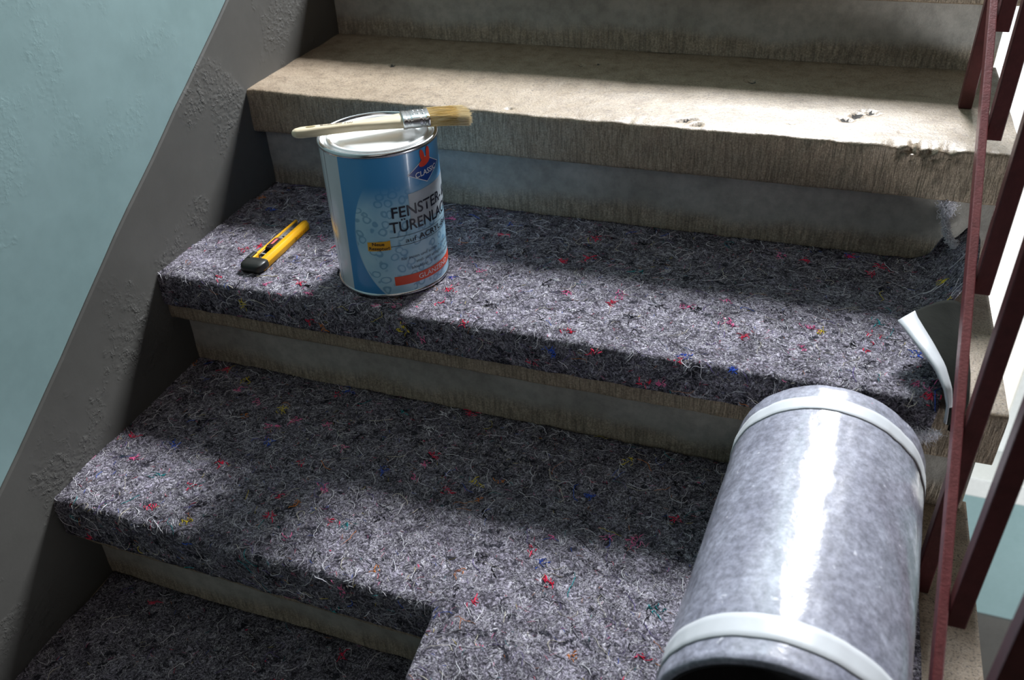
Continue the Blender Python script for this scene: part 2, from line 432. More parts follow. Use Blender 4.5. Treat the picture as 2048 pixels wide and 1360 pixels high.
def fibres(sheet, parent, origin, n, big=.12, seed=1, tlo=0, thi=None):
    rg = np.random.default_rng(seed); V = []; F = []; MI = []; base = 0
    thi = thi or sheet.L
    def strand(u, t, length, wid, ci, curl, lift):
        nonlocal base
        k = max(3, int(length/.0022)); st = length/k
        a = rg.uniform(0, 2*PI); ca = rg.normal(0, curl)
        pts = []; Ns = []
        W = sheet.x1(t)-sheet.x0(t)
        for i in range(k+1):
            P, Nn = sheet.at(min(1, max(0, u)), min(sheet.L, max(0, t)))
            f = i/k; hgt = .0003+lift*math.sin(PI*f)*(.6+.4*math.sin(7*f+a))
            pts.append(P+Nn*hgt); Ns.append(Nn)
            u += math.cos(a)*st/W; t += math.sin(a)*st
            if not (0 <= u <= 1) or not (0 <= t <= sheet.L): break
            a += ca+rg.normal(0, .33)
        if len(pts) < 3: return
        P = np.array(pts); D = np.gradient(P, axis=0); D /= np.linalg.norm(D, axis=1)[:, None]+1e-9
        Nn = np.array(Ns); S = np.cross(D, Nn); S /= np.linalg.norm(S, axis=1)[:, None]+1e-9
        m = len(P); tap = wid*np.minimum(1, np.minimum(np.arange(m)+.5, m-.5-np.arange(m))*.9)[:, None]
        V.extend([P+S*tap*.5, P-S*tap*.5, P+Nn*tap*.6])
        for i in range(m-1):
            for q in range(3):
                r = (q+1) % 3
                F.append((base+q*m+i, base+r*m+i, base+r*m+i+1, base+q*m+i+1)); MI.append(ci)
        base += 3*m
    for _ in range(n):
        u = rg.random(); t = rg.uniform(tlo, thi)
        ci = int(rg.choice(len(FW), p=FW))
        if rg.random() < big: strand(u, t, rg.uniform(.012, .036), rg.uniform(.00035, .0008), ci if ci not in (4, 5) else 0, .11, rg.uniform(.0003, .0022))
        else: strand(u, t, rg.uniform(.003, .010), rg.uniform(.0002, .00042), ci, .22, rg.uniform(0, .001))
    # tangled knots of coloured rag
    for _ in range(max(4, n//75)):
        u = rg.random(); t = rg.uniform(tlo, thi); ci = int(rg.choice([4, 5, 6, 7, 8, 3, 9, 5, 4, 5, 4, 3, 3, 3, 0]))
        W = sheet.x1(t)-sheet.x0(t)
        for _k in range(int(rg.integers(5, 14))):
            strand(u+rg.normal(0, .0035)/W, t+rg.normal(0, .003), rg.uniform(.003, .010), rg.uniform(.0006, .0013), ci, .5, .0007)
    V = np.concatenate(V)-origin
    me = bpy.data.meshes.new('fibres'); me.from_pydata(V.tolist(), [], F); me.update()
    o = link('fibres', me, M_FIB, parent, smooth=False)
    me.polygons.foreach_set('material_index', MI); o['kind'] = 'stuff'
    return o

TH = .0055
# sheet on the can's step
zB = -.16625; yB = -.2959
orgB = np.array((.5, -.15, zB-TH))
fB = empty('felt_runner', tuple(orgB), 'grey speckled felt strip under the paint can, its right end curled up at the railing', 'felt', 'felt strips protecting the steps')
lowB = lambda x: -.2165
shB = Sheet(nose_path(.024, yB-.0065, zB, -.2145), lambda t: .006+.004*math.sin(t*40), lambda t: 1.035+.004*math.sin(t*30)+.038*min(1, max(0, (.17-t)/.05)), seed=1,
            zfun=lambda x, t: .010*max(0, (x-1.0)/.03)**2*(1 if t < .3 else .3)+.002*math.exp(-((t-.30)/.03)**2)*math.sin(x*14))
shB.build('felt_sheet', fB, orgB)
fibres(shB, fB, orgB, 8000, seed=11)
# sheet on the middle step, left part tucked round its nose
zC = -.334; yC = -.581
orgC = np.array((.5, -.43, zC-TH))
fC = empty('felt_runner', tuple(orgC), 'grey speckled felt strip carrying the big roll, on the step below the paint can', 'felt', 'felt strips protecting the steps')
XS = .555
pathC = [(-.262, zC), (-.45, zC), (-.560, zC)]
shC = Sheet(nose_path(-.262, yC-.0065, zC, -.392), lambda t: .008+.015*0+.004*math.sin(t*35), lambda t: XS+.02, seed=2, yaw=-.0092,
            zfun=lambda x, t: .0025*math.exp(-((t-.25)/.05)**2)*math.sin(x*19+1))
shC.build('felt_sheet', fC, orgC)
fibres(shC, fC, orgC, 5200, seed=12)
def widthS(t):   # left edge of the wide part: cut runs forward from the nose, leaning slightly
    return XS+.004*math.sin(t*25)+(max(0, t-.33)*.12)
shS = Sheet([(-.262, zC+.0006), (-.45, zC+.0006), (-.57, zC+.001), (-.62, zC-.001), (-.68, zC-.011), (-.73, zC-.028), (-.78, zC-.055), (-.84, zC-.10), (-.875, zC-.14), (-.885, zC-.18)],
            widthS, lambda t: 1.045, seed=3, amp=.0022, yaw=-.0092,
            zfun=lambda x, t: .0045*math.exp(-((t-.33)/.06)**2)*fbm((x*9, t*12, 3), 2)+.004*(max(0, t-.30)>0)*fbm((x*14, t*14, 8), 2)*min(1, max(0, t-.3)/.05))
shS.build('hanging_sheet', fC, orgC)
fibres(shS, fC, orgC, 6500, seed=13)
# sheet on the lowest step
zD = -.504; yD = -.871
orgD = np.array((.5, -.7, zD-TH))
fD = empty('felt_runner', tuple(orgD), 'dark shaded felt strip on the lowest step in the bottom left corner', 'felt', 'felt strips protecting the steps')
shD = Sheet(nose_path(-.552, yD-.0065, zD, -.56), lambda t: .03+.004*math.sin(t*35), lambda t: 1.04, seed=5)
shD.build('felt_sheet', fD, orgD)
fibres(shD, fD, orgD, 3000, seed=15, tlo=0, thi=.33)

# curled right end of the can's sheet
def flap():
    n = 26; m = 18
    free = np.array([(.9870, -.2130, -.128), (.9899, -.2233, -.126), (1.0075, -.2611, -.128), (1.0228, -.2862, -.134), (1.0330, -.3060, -.144), (1.0385, -.314, -.158), (1.0400, -.317, -.178)])
    fold = np.array([(1.058, -.118, -.150), (1.061, -.150, -.155), (1.062, -.20, -.158), (1.061, -.25, -.161), (1.058, -.29, -.166), (1.053, -.306, -.174), (1.046, -.312, -.19)])
    s = np.linspace(0, 1, len(free)); q = np.linspace(0, 1, n)
    fr = np.array([np.interp(q, s, free[:, k]) for k in range(3)]).T
    fo = np.array([np.interp(q, s, fold[:, k]) for k in range(3)]).T
    V = np.zeros((n, m, 3))
    for i in range(n):
        b = fo[i]; a = fr[i]
        mid = (a+b)/2+np.array((.014, .006, .030))*(1-.75*i/(n-1))
        for j in range(m):
            v = j/(m-1)
            V[i, j] = (1-v)**2*b+2*v*(1-v)*mid+v*v*a
    return V
VF = flap()
def thick_grid(name, V, th, mat, parent, org, flip=1):
    nu, nv = V.shape[:2]
    du = np.gradient(V, axis=0); dv = np.gradient(V, axis=1); Nn = np.cross(du, dv); Nn /= np.linalg.norm(Nn, axis=2)[..., None]+1e-9
    B = V-Nn*th*flip
    idx = np.arange(nu*nv).reshape(nu, nv); off = nu*nv
    F = [np.stack([idx[:-1, :-1], idx[1:, :-1], idx[1:, 1:], idx[:-1, 1:]], -1).reshape(-1, 4)]
    F.append(F[0][:, ::-1]+off)
    sd = lambda a: np.stack([a[:-1], a[1:], a[1:]+off, a[:-1]+off], -1)
    F += [sd(idx[0]), sd(idx[-1])[:, ::-1], sd(idx[:, 0])[:, ::-1], sd(idx[:, -1])]
    me = bpy.data.meshes.new(name); me.from_pydata((np.concatenate([V.reshape(-1, 3), B.reshape(-1, 3)])-org).tolist(), [], np.concatenate(F).tolist()); me.update()
    return link(name, me, mat, parent)
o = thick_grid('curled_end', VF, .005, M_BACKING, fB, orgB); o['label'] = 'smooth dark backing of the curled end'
eb = VF[:, -4:, :].copy()
for i in range(eb.shape[0]): eb[i] += np.array((-.001, -.0012, .0012))
o = thick_grid('edge_band', eb, .004, M_TAPE, fB, orgB); o['label'] = 'pale band along the curled edge'
# torn corner standing up against the riser
pts = [(1.020, -.166), (1.030, -.150), (1.036, -.136), (1.0435, -.119), (1.050, -.124), (1.058, -.131), (1.070, -.143), (1.084, -.158), (1.092, -.166)]
bm = bmesh.new()
A = [bm.verts.new((x, .012+.006*math.sin(x*90), z)) for x, z in pts]; B = [bm.verts.new((v.co.x, v.co.y+.005, v.co.z)) for v in A]
bm.faces.new(A); bm.faces.new(B[::-1])
for i in range(len(A)): bm.faces.new((A[i], A[i-1], B[i-1], B[i]))
for v in bm.verts: v.co -= Vector(orgB)
from_bm('torn_corner', bm, M_FELT, fB, smooth=False)
# pale fluff along the torn corner
def fluff(line, n, spread, ln, name, parent, org, mats, seed=4, wid=.0005):
    rg = np.random.default_rng(seed); V = []; F = []; base = 0; line = np.array(line)
    s = np.linspace(0, 1, len(line))
    for _ in range(n):
        q = rg.random(); P = np.array([np.interp(q, s, line[:, k]) for k in range(3)])
        sp = np.interp(q, np.linspace(0, 1, len(spread)), spread)
        P = P+rg.normal(0, 1, 3)*np.array((sp, .0015, sp)); d = rg.normal(0, 1, 3); d[1] *= .5; d /= np.linalg.norm(d)
        pts = [P]
        for k in range(5):
            d = d+rg.normal(0, .35, 3); d /= np.linalg.norm(d); pts.append(pts[-1]+d*rg.uniform(*ln)/5)
        P = np.array(pts); m = len(P); r3 = [np.array((wid, 0, 0)), np.array((0, wid*.6, wid*.8)), np.array((-wid, -wid*.4, 0))]
        for q3 in r3: V.append(P+q3*.5)
        for i in range(m-1):
            for a in range(3):
                b = (a+1) % 3; F.append((base+a*m+i, base+b*m+i, base+b*m+i+1, base+a*m+i+1))
        base += 3*m
    me = bpy.data.meshes.new(name); me.from_pydata((np.concatenate(V)-org).tolist(), [], F); me.update()
    o = link(name, me, mats, parent, smooth=False); o['kind'] = 'stuff'; return o
o = fluff([(1.034, .006, -.062), (1.036, .006, -.075), (1.038, .006, -.095), (1.0445, .004, -.118), (1.055, .002, -.128), (1.066, .0, -.140), (1.080, -.002, -.155)], 3200, [.0040, .0055, .0022, .0018, .0016, .0014, .0012], (.002, .007), 'torn_fluff', fB, orgB, M_FIB[0], wid=.0008)
o['label'] = 'whitish fluff at the torn corner'
fluff([(1.000, -.303, -.206), (1.012, -.308, -.210), (1.026, -.312, -.206), (1.038, -.313, -.196)], 500, [.002, .004, .004, .002], (.004, .010), 'torn_fluff', fB, orgB, M_FIB[0], 9)

# ------------------------------------------------------------------ roll of fleece
RC = np.array((.9325, -.3424, -.2347)); RR = .0985; az, el = -.0662, .0087
d = Vector((math.sin(az)*math.cos(el), -math.cos(az)*math.cos(el), math.sin(el)))
roll = empty('fleece_roll', tuple(RC), 'thick grey film-covered roll with two white tape bands lying on the felt beside the railing', 'roll')
roll.rotation_euler = d.to_track_quat('-Y', 'Z').to_euler()
# local: axis runs along -Y from 0 to -LEN
LEN = .364
def ring_surface(name, r0, r1, y0, y1, mat, parent, n=160, ny=60, rough=.0, bev=.0015):
    """hollow tube between y0 (far) and y1 (near)"""
    prof = [(r0, y0), (r1-bev, y0), (r1, y0-bev)]
    prof += [(r1, y0-bev+(y1-y0+2*bev)*k/ny) for k in range(1, ny)]
    prof += [(r1, y1+bev), (r1-bev, y1), (r0, y1)]
    prof += [(r0, y1+(y0-y1)*k/8) for k in range(1, 8)]
    bm = bmesh.new(); rs = []
    for r, y in prof:
        ring = []
        for i in range(n):
            a = 2*PI*i/n; rr = r+(rough*fbm((math.cos(a)*3, math.sin(a)*3, y*9), 3) if rough and r > r0 else 0)
            ring.append(bm.verts.new((rr*math.sin(a), y, rr*math.cos(a))))
        rs.append(ring)
    for k in range(len(rs)):
        a = rs[k]; b = rs[(k+1) % len(rs)]
        for i in range(n):
            j = (i+1) % n; bm.faces.new((a[i], a[j], b[j], b[i]))
    o = from_bm(name, bm, mat, parent); shade_auto(o, 50); return o
ring_surface('rolled_sheet', RR-.006, RR, 0, -LEN, M_ROLL, roll, rough=.0010)
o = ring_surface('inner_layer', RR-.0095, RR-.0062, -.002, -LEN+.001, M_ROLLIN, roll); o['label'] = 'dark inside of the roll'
for (a, b) in ((-.0235, -.0445), (-.3190, -.3425)):
    ring_surface('tape_band', RR-.0004, RR+.0011, a, b, M_TAPE, roll, ny=4, rough=.0010, bev=.0003)['label'] = 'white tape band'

# ------------------------------------------------------------------ paint can
CX, CY, CR, CH = .34, -.1968, .0751, .2000
can = empty('paint_can', (CX, CY, zB+.0008), 'blue metal paint can with silver lid standing on the felt-covered step', 'paint can')
def mat_can():
    t = NT('printed_can_label')
    xyz = t.sep(); ang = t.math('ARCTAN2', xyz[1], xyz[0]); z = xyz[2]
    deg = t.math('MULTIPLY', ang, 180/PI)
    u = t.math('MULTIPLY', t.math('ADD', deg, 1.0), R(1)*CR)       # 0 at the middle of the round motif
    dz = t.math('SUBTRACT', z, .088)
    rad = t.math('SQRT', t.math('ADD', t.math('MULTIPLY', u, u), t.math('MULTIPLY', dz, dz)))
    inside = t.math('SUBTRACT', 1.0, t.step(rad, .1235, .1245))
    fade = t.math('SUBTRACT', 1.0, t.step(z, .118, .160))
    blue = t.ramp(z, [(0, (.05, .27, .58)), (.2, (.07, .31, .62))])
    light = t.ramp(t.noise(28, 3, .5), [(.3, (.33, .60, .80)), (.7, (.50, .75, .88))])
    # water drops: rounded cells with dark rims
    v = t.n('ShaderNodeTexVoronoi', feature='F1'); dn = t.n('ShaderNodeTexNoise'); t.link(t.co, dn.inputs['Vector']); dn.inputs['Scale'].default_value = 40
    vm = t.n('ShaderNodeVectorMath', operation='MULTIPLY_ADD'); t.link(dn.outputs[1], vm.inputs[0]); vm.inputs[1].default_value = (.012,)*3; t.link(t.co, vm.inputs[2])
    t.link(vm.outputs[0], v.inputs['Vector']); v.inputs['Scale'].default_value = 74; v.inputs['Randomness'].default_value = .8
    dist = v.outputs['Distance']
    rim = t.math('SUBTRACT', 1.0, t.step(t.math('ABSOLUTE', t.math('SUBTRACT', dist, .36)), .03, .11))
    keep = t.step(t.noise(33, 2, .5, t.map((1, 1, 1), (4, 2, 1))), .36, .44)
    drops = t.math('MULTIPLY', rim, keep)
    light = t.mix(t.math('MULTIPLY', drops, .55), light, (.06, .23, .45))
    light = t.mix(t.math('MULTIPLY', t.math('SUBTRACT', 1.0, t.step(dist, .05, .2)), .35), light, (.6, .78, .88))
    c = t.mix(t.math('MULTIPLY', inside, fade), blue, light)
    ring = t.math('MULTIPLY', t.math('SUBTRACT', 1.0, t.step(t.math('ABSOLUTE', t.math('SUBTRACT', rad, .1245)), .0007, .0016)), t.math('SUBTRACT', 1.0, t.step(z, .05, .11)))
    c = t.mix(t.math('MULTIPLY', ring, .75), c, (.55, .75, .86))
    # white side panel with a slanting edge
    edge = t.math('ADD', deg, t.math('MULTIPLY', t.math('SUBTRACT', .2, z), 27))
    pan = t.math('SUBTRACT', 1.0, t.step(edge, -104.4, -103.9))
    far = t.math('SUBTRACT', 1.0, t.step(deg, 98, 99))
    pan = t.math('MULTIPLY', pan, 1.0)
    c = t.mix(pan, c, (.62, .68, .72))
    seam = t.math('SUBTRACT', 1.0, t.step(t.math('ABSOLUTE', t.math('ADD', deg, t.math('MULTIPLY_ADD', z, -25, 130.5))), .35, .8))
    c = t.mix(t.math('MULTIPLY', seam, .9), c, (.03, .05, .07))
    return t.done(c, .26, t.bump(t.noise(18, 3, .5), .05, .002), spec=.5, Coat_Weight=.35, Coat_Roughness=.08)
M_LABEL = mat_can()
M_TIN = plain('tinplate', (.62, .63, .64), .22, 1.0, grain=.06, scale=30)
M_LID = plain('satin_tin_lid', (.90, .90, .90), .34, .55, grain=.05, scale=25)
bm = lathe([(0, .004), (CR-.004, .004), (CR-.0012, .0042), (CR-.0002, .0048), (CR-.0002, .01)]+[(CR-.0002, .01+.184*k/30) for k in range(1, 31)]+[(CR-.0016, .1945), (CR-.004, .195)], 192)
body = from_bm('can_body', bm, M_LABEL, can); shade_auto(body, 50)
bm = lathe([(CR-.005, .005), (CR-.004, .0), (CR-.0002, .0), (CR+.0010, .0012), (CR+.0012, .0028), (CR+.0006, .0046), (CR-.001, .0052)], 192)
o = from_bm('bottom_rim', bm, M_TIN, can)
bm = lathe([(CR-.002, .1935), (CR+.0006, .1942), (CR+.0014, .1960), (CR+.0012, .1985), (CR-.0002, .2000), (CR-.0022, .2000), (CR-.0036, .1986), (CR-.0040, .1960), (CR-.0052, .1945)], 192)
o = from_bm('top_rim', bm, M_TIN, can)
bm = lathe([(CR-.0040, .1962), (CR-.0062, .1950), (CR-.0085, .1948), (CR-.0098, .1962), (CR-.0105, .1990), (CR-.0125, .1996), (CR-.0150, .1990), (CR-.0170, .1962), (CR-.020, .1952), (CR-.0235, .1952), (CR-.0255, .1962), (CR-.029, .1966), (.025, .1969), (0, .1970)], 192)
o = from_bm('lid', bm, M_LID, can); o['label'] = 'bright silver press lid'

def bend(bm, deg0, z0, off):
    for v in bm.verts:
        x, y = v.co.x, v.co.y; a = R(deg0)+x/CR; r = CR+off+v.co.z
        v.co = Vector((r*math.cos(a), r*math.sin(a), z0+y))
def text_bm(s, height, width=None, spacing=1.0, bold=0.0, shear=0.0):
    cu = bpy.data.curves.new('t', 'FONT'); cu.body = s; cu.size = 1; cu.space_character = spacing; cu.offset = bold; cu.shear = shear
    cu.resolution_u = 4
    ob = bpy.data.objects.new('t', cu); COL.objects.link(ob)
    dg = bpy.context.evaluated_depsgraph_get(); dg.update()
    me = bpy.data.meshes.new_from_object(ob.evaluated_get(dg)); bpy.data.objects.remove(ob)
    bm = bmesh.new(); bm.from_mesh(me); bpy.data.meshes.remove(me)
    xs = [v.co.x for v in bm.verts]; x0, x1 = min(xs), max(xs)
    sy = height/.70; sx = sy if width is None else width/(x1-x0)
    for v in bm.verts: v.co = Vector(((v.co.x-x0)*sx, v.co.y*sy, 0))
    return bm
def can_text(name, s, deg, z, h, wdt, mat, off=.0006, **k):
    bm = text_bm(s, h, wdt, **k); bend(bm, deg, z, off)
    me = bpy.data.meshes.new(name); bm.to_mesh(me); bm.free(); return link(name, me, mat, can, False)
def patch_bm(fn_poly, deg, z, off, cell=.002):
    pass
def can_quad(name, u0, v0l, v0r, u1, v1l, v1r, mat, deg, off=.0003, n=28, th=.00012):
    """u along arc metres from deg, left edge v0l..v1l, right edge v0r..v1r"""
    bm = bmesh.new(); rows = []
    for i in range(n+1):
        f = i/n; u = u0+(u1-u0)*f; a = R(deg)+u/CR; lo = v0l+(v0r-v0l)*f; hi = v1l+(v1r-v1l)*f
        rows.append([bm.verts.new(((CR+off)*math.cos(a), (CR+off)*math.sin(a), lo)), bm.verts.new(((CR+off)*math.cos(a), (CR+off)*math.sin(a), hi))])
    for a, b in zip(rows, rows[1:]): bm.faces.new((a[0], b[0], b[1], a[1]))
    me = bpy.data.meshes.new(name); bm.to_mesh(me); bm.free(); return link(name, me, mat, can, True)
def can_poly(name, pts, mat, deg, z, off=.0004):
    """triangulated polygon in (u,v) metres, subdivided so that it follows the tin"""
    bm = bmesh.new(); vs = [bm.verts.new((x, y, 0)) for x, y in pts]; bm.faces.new(vs)
    bmesh.ops.triangulate(bm, faces=bm.faces)
    for _ in range(2): bmesh.ops.subdivide_edges(bm, edges=bm.edges, cuts=1, use_grid_fill=True)
    bend(bm, deg, z, off); me = bpy.data.meshes.new(name); bm.to_mesh(me); bm.free(); return link(name, me, mat, can, True)
P_BLACK = plain('print_black', (.012, .014, .03), .3); P_WHITE = plain('print_white', (.78, .82, .85), .3)
P_NAVY = plain('print_navy', (.012, .06, .30), .25, spec=.5); P_RED = plain('print_red', (.70, .06, .03), .3)
P_ORANGE = plain('print_orange_red', (.80, .085, .030), .3); P_YELLOW = plain('print_yellow', (.85, .42, .03), .3)
P_GREY = plain('print_pale_grey', (.42, .48, .53), .3)
arc = lambda dg: R(dg)*CR
can_quad('title_panel', 0, .100, .100, arc(70), .1415, .1445, P_GREY, -38.7, .00022)
can_text('title_text', 'FENSTER- &', -57, .1135, .0145, arc(80), P_BLACK, bold=.012)
can_text('title_text', 'TÜRENLACK', -60.5, .0935, .0145, arc(84), P_BLACK, bold=.012)
can_quad('title_rule', 0, .0868, .0868, arc(92), .0874, .0874, P_BLACK, -61.5, .0004)
can_quad('title_rule', 0, .0740, .0740, arc(92), .0746, .0746, P_BLACK, -61.5, .0004)
can_text('subtitle_text', 'auf', -46.5, .0770, .0066, arc(12), P_BLACK, bold=0)
can_text('subtitle_text', 'ACRYL-BASIS', -32, .0768, .0076, arc(58), P_BLACK, bold=.02)
can_text('small_text', 'für innen und außen  •  nahezu geruchlos', -53, .0530, .0042, arc(88), P_BLACK)
can_text('small_text', 'stoß- und schlagfest  •  schnell trocknend', -38, .0452, .0042, arc(76), P_BLACK)
can_text('small_text', 'blockfest  •  umweltfreundlich', -43.5, .0375, .0042, arc(64), P_BLACK)
can_quad('gloss_banner', 0, .0170, .0170, arc(92), .0300, .0300, P_ORANGE, -62, .0003)
can_text('gloss_text', 'GLÄNZEND', -37, .0205, .0068, arc(44), P_WHITE, bold=.005)
can_poly('recipe_tag', [(0, .0), (.0005, .0125), (.026, .0140), (.0300, .0150), (.0300, .0015), (.004, 0)], P_YELLOW, -84.5, .0690)
can_text('recipe_text', 'Neue', -79.5, .0770, .0044, arc(12), P_BLACK, bold=.02)
can_text('recipe_text', 'Rezeptur!', -83, .0708, .0044, arc(20), P_BLACK, bold=.02)
can_poly('emblem_diamond', [(-.0300, .0), (0, -.0172), (.0300, 0), (0, .0172)], P_WHITE, -14.5, .1655, .0003)
can_poly('emblem_diamond', [(-.0284, .0), (0, -.0160), (.0284, 0), (0, .0160)], P_NAVY, -14.5, .1655, .00045)
can_text('emblem_text', 'CLASSIC', -29, .1592, .0068, arc(30), P_WHITE, .0008, bold=.012)
# red two-eared emblem above the diamond
def ell(cx, cy, a, b, rot=0, n=18): return [(cx+a*math.cos(t)*math.cos(rot)-b*math.sin(t)*math.sin(rot), cy+a*math.cos(t)*math.sin(rot)+b*math.sin(t)*math.cos(rot)) for t in np.linspace(0, 2*PI, n, endpoint=False)]
can_poly('emblem_mark', ell(-.0058, .011, .0036, .0085, .22), P_RED, -14, .1735, .0007)
can_poly('emblem_mark', ell(.0048, .0115, .0036, .0085, -.05), P_RED, -14, .1735, .00075)
can_poly('emblem_mark', ell(-.0022, .0025, .0105, .0050, .25), P_RED, -14, .1735, .0008)

# ------------------------------------------------------------------ brush lying across the can lid
tip = Vector((.4440, -.1330, 0)); hnd = Vector((.2540, -.2560, 0)); bd = (tip-hnd).normalized(); BL = (tip-hnd).length
brush = empty('paint_brush', (hnd.x, hnd.y, zB+.2055), 'flat paint brush with pale wooden handle and light bristles lying across the can lid', 'brush', rz=math.atan2(bd.y, bd.x))
M_WOOD = NT('pale_beech'); _t = M_WOOD
_c = _t.ramp(_t.noise(1.0, 4, .6, _t.map((12, 160, 160)), .6), [(.3, (.62, .50, .33)), (.6, (.74, .64, .46)), (.8, (.80, .72, .56))])
M_WOOD = _t.done(_c, .42, None, spec=.4)
def loft(sections, nseg=28, powr=2.6):
    """sections: (x, yc, zc, half width y, half thickness z); superellipse rings"""
    bm = bmesh.new(); rs = []
    for x, yc, zc, a, b in sections:
        ring = []
        for i in range(nseg):
            t = 2*PI*i/nseg; c, s = math.cos(t), math.sin(t)
            ring.append(bm.verts.new((x, yc+a*math.copysign(abs(c)**(2/powr), c), zc+b*math.copysign(abs(s)**(2/powr), s))))
        rs.append(ring)
    for p, q in zip(rs, rs[1:]):
        for i in range(nseg): j = (i+1) % nseg; bm.faces.new((p[i], p[j], q[j], q[i]))
    bm.faces.new(rs[0][::-1]); bm.faces.new(rs[-1]); return bm
H = BL*.605; zc = .0065
secs = [(0.0, 0, zc, .002, .0015), (.0015, 0, zc, .0050, .0036), (.005, 0, zc, .0078, .0052), (.012, 0, zc, .0092, .0060), (.03, 0, zc, .0090, .0062), (.055, 0, zc, .0078, .0058), (.075, 0, zc, .0078, .0056), (.092, 0, zc, .0105, .0058), (H-.015, 0, zc, .0150, .0064), (H-.004, 0, zc, .0172, .0068), (H+.006, 0, zc, .0172, .0068)]
sm = []
for (a, b) in zip(secs, secs[1:]):
    for k in range(3): f = k/3; sm.append(tuple(a[i]+(b[i]-a[i])*f for i in range(5)))
sm.append(secs[-1])
hd = from_bm('handle', loft(sm), M_WOOD, brush); hd['label'] = 'pale unpainted wooden handle'
# hanging hole: dark oval recess inlay and printed lettering
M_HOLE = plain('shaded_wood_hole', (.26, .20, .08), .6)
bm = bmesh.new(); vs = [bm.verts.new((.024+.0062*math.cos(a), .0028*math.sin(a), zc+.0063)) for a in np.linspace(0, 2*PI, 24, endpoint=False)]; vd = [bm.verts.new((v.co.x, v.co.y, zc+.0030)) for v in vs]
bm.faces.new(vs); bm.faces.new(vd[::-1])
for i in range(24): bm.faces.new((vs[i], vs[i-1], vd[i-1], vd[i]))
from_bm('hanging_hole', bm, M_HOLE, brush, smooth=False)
P_STAMP = plain('stamp_ink', (.10, .07, .05), .6)
bm = text_bm('Bodenkö 100', .0042, .040, bold=.01)
for v in bm.verts: v.co = Vector((v.co.x+.036, v.co.y-.0015, zc+.0063))
me = bpy.data.meshes.new('handle_print'); bm.to_mesh(me); bm.free(); link('handle_print', me, P_STAMP, brush, False)
M_FERR = plain('ferrule_tin', (.72, .72, .72), .24, 1.0, grain=.1, scale=60)
F0 = H; F1 = H+.034
fs = []
for k in range(25):
    x = F0+(F1-F0)*k/24; g = .0007*(math.exp(-((x-F0-.006)/.0012)**2)+math.exp(-((x-F0-.0095)/.0012)**2)+math.exp(-((x-F1+.006)/.0012)**2)+math.exp(-((x-F1+.0095)/.0012)**2))
    fs.append((x, 0, zc+.0006, .0186-g, .0082-g))
fe = from_bm('ferrule', loft(fs, 40, 4.0), M_FERR, brush)
for px in (.015, .021, .027):
    for py in (-.008, .004):
        bm = bmesh.new(); bmesh.ops.create_uvsphere(bm, u_segments=10, v_segments=6, radius=.0016)
        for v in bm.verts: v.co = Vector((v.co.x+F0+px, v.co.y+py+.002*((px*1000) % 2), v.co.z*.4+zc+.0087))
        from_bm('ferrule_nail', bm, M_TIN, fe)
t = NT('hog_bristle')
c = t.ramp(t.noise(1.0, 3, .6, t.map((18, 900, 900))), [(.3, (.48, .32, .10)), (.5, (.80, .62, .30)), (.75, (.95, .84, .56))])
M_BRIS = t.done(c, .6, None, spec=.3)
M_BRIS2 = plain('bristle_tip', (.86, .74, .50), .6)
# bristles as a dense bundle of individual tapering hairs
V = []; F = []; base = 0; MI = []
for _ in range(2600):
    a, b = rng.uniform(-1, 1), rng.uniform(-1, 1)
    L = (BL-F1)+rng.normal(0, .0022)-.004*abs(a)
    x0, y0, z0 = F1-.004, a*.0170, zc+.0006+b*.0070
    sy = 1.30+.10*rng.normal(); szz = .85+.15*rng.normal(); m = 5; w_ = .00042
    P = np.array([(x0+L*f, y0*(1+(sy-1)*f**1.3)+.0009*math.sin(5*f+a*9)*f, z0+(b*.0070*(szz-1))*f-.0035*f*f) for f in np.linspace(0, 1, m)])
    r3 = [np.array((0, w_, 0)), np.array((0, -w_*.5, w_*.86)), np.array((0, -w_*.5, -w_*.86))]
    tp = np.linspace(1, .35, m)[:, None]
    for q in r3: V.append(P+q*tp)
    for i in range(m-1):
        for q in range(3):
            r = (q+1) % 3; F.append((base+q*m+i, base+r*m+i, base+r*m+i+1, base+q*m+i+1)); MI.append(1 if i == m-2 else 0)
    base += 3*m
me = bpy.data.meshes.new('bristles'); me.from_pydata(np.concatenate(V).tolist(), [], F); me.update()
o = link('bristles', me, [M_BRIS, M_BRIS2], brush); me.polygons.foreach_set('material_index', MI)
o['label'] = 'dense light bristles with pale tips'

# ------------------------------------------------------------------ yellow snap-off knife
kn0 = Vector((.1475, -.2620, 0)); kn1 = Vector((.1425, -.1215, 0)); kd = kn1-kn0; KL = kd.length
knife = empty('utility_knife', (kn0.x, kn0.y, zB+.0010), 'yellow snap-off utility knife with black end cap lying on the felt', 'knife', rz=math.atan2(kd.y, kd.x))
M_YEL = plain('yellow_plastic', (.86, .42, .008), .32, grain=.06, spec=.5)
M_BLK = plain('black_plastic', (.008, .009, .007), .42, grain=.2, spec=.5)
M_STEEL = plain('blade_steel', (.42, .42, .42), .32, 1.0, grain=.2, scale=200)
# local x runs from the cap towards the tip; +y is the left side in the picture
KL = .146
def outline(y_off=0):
    return
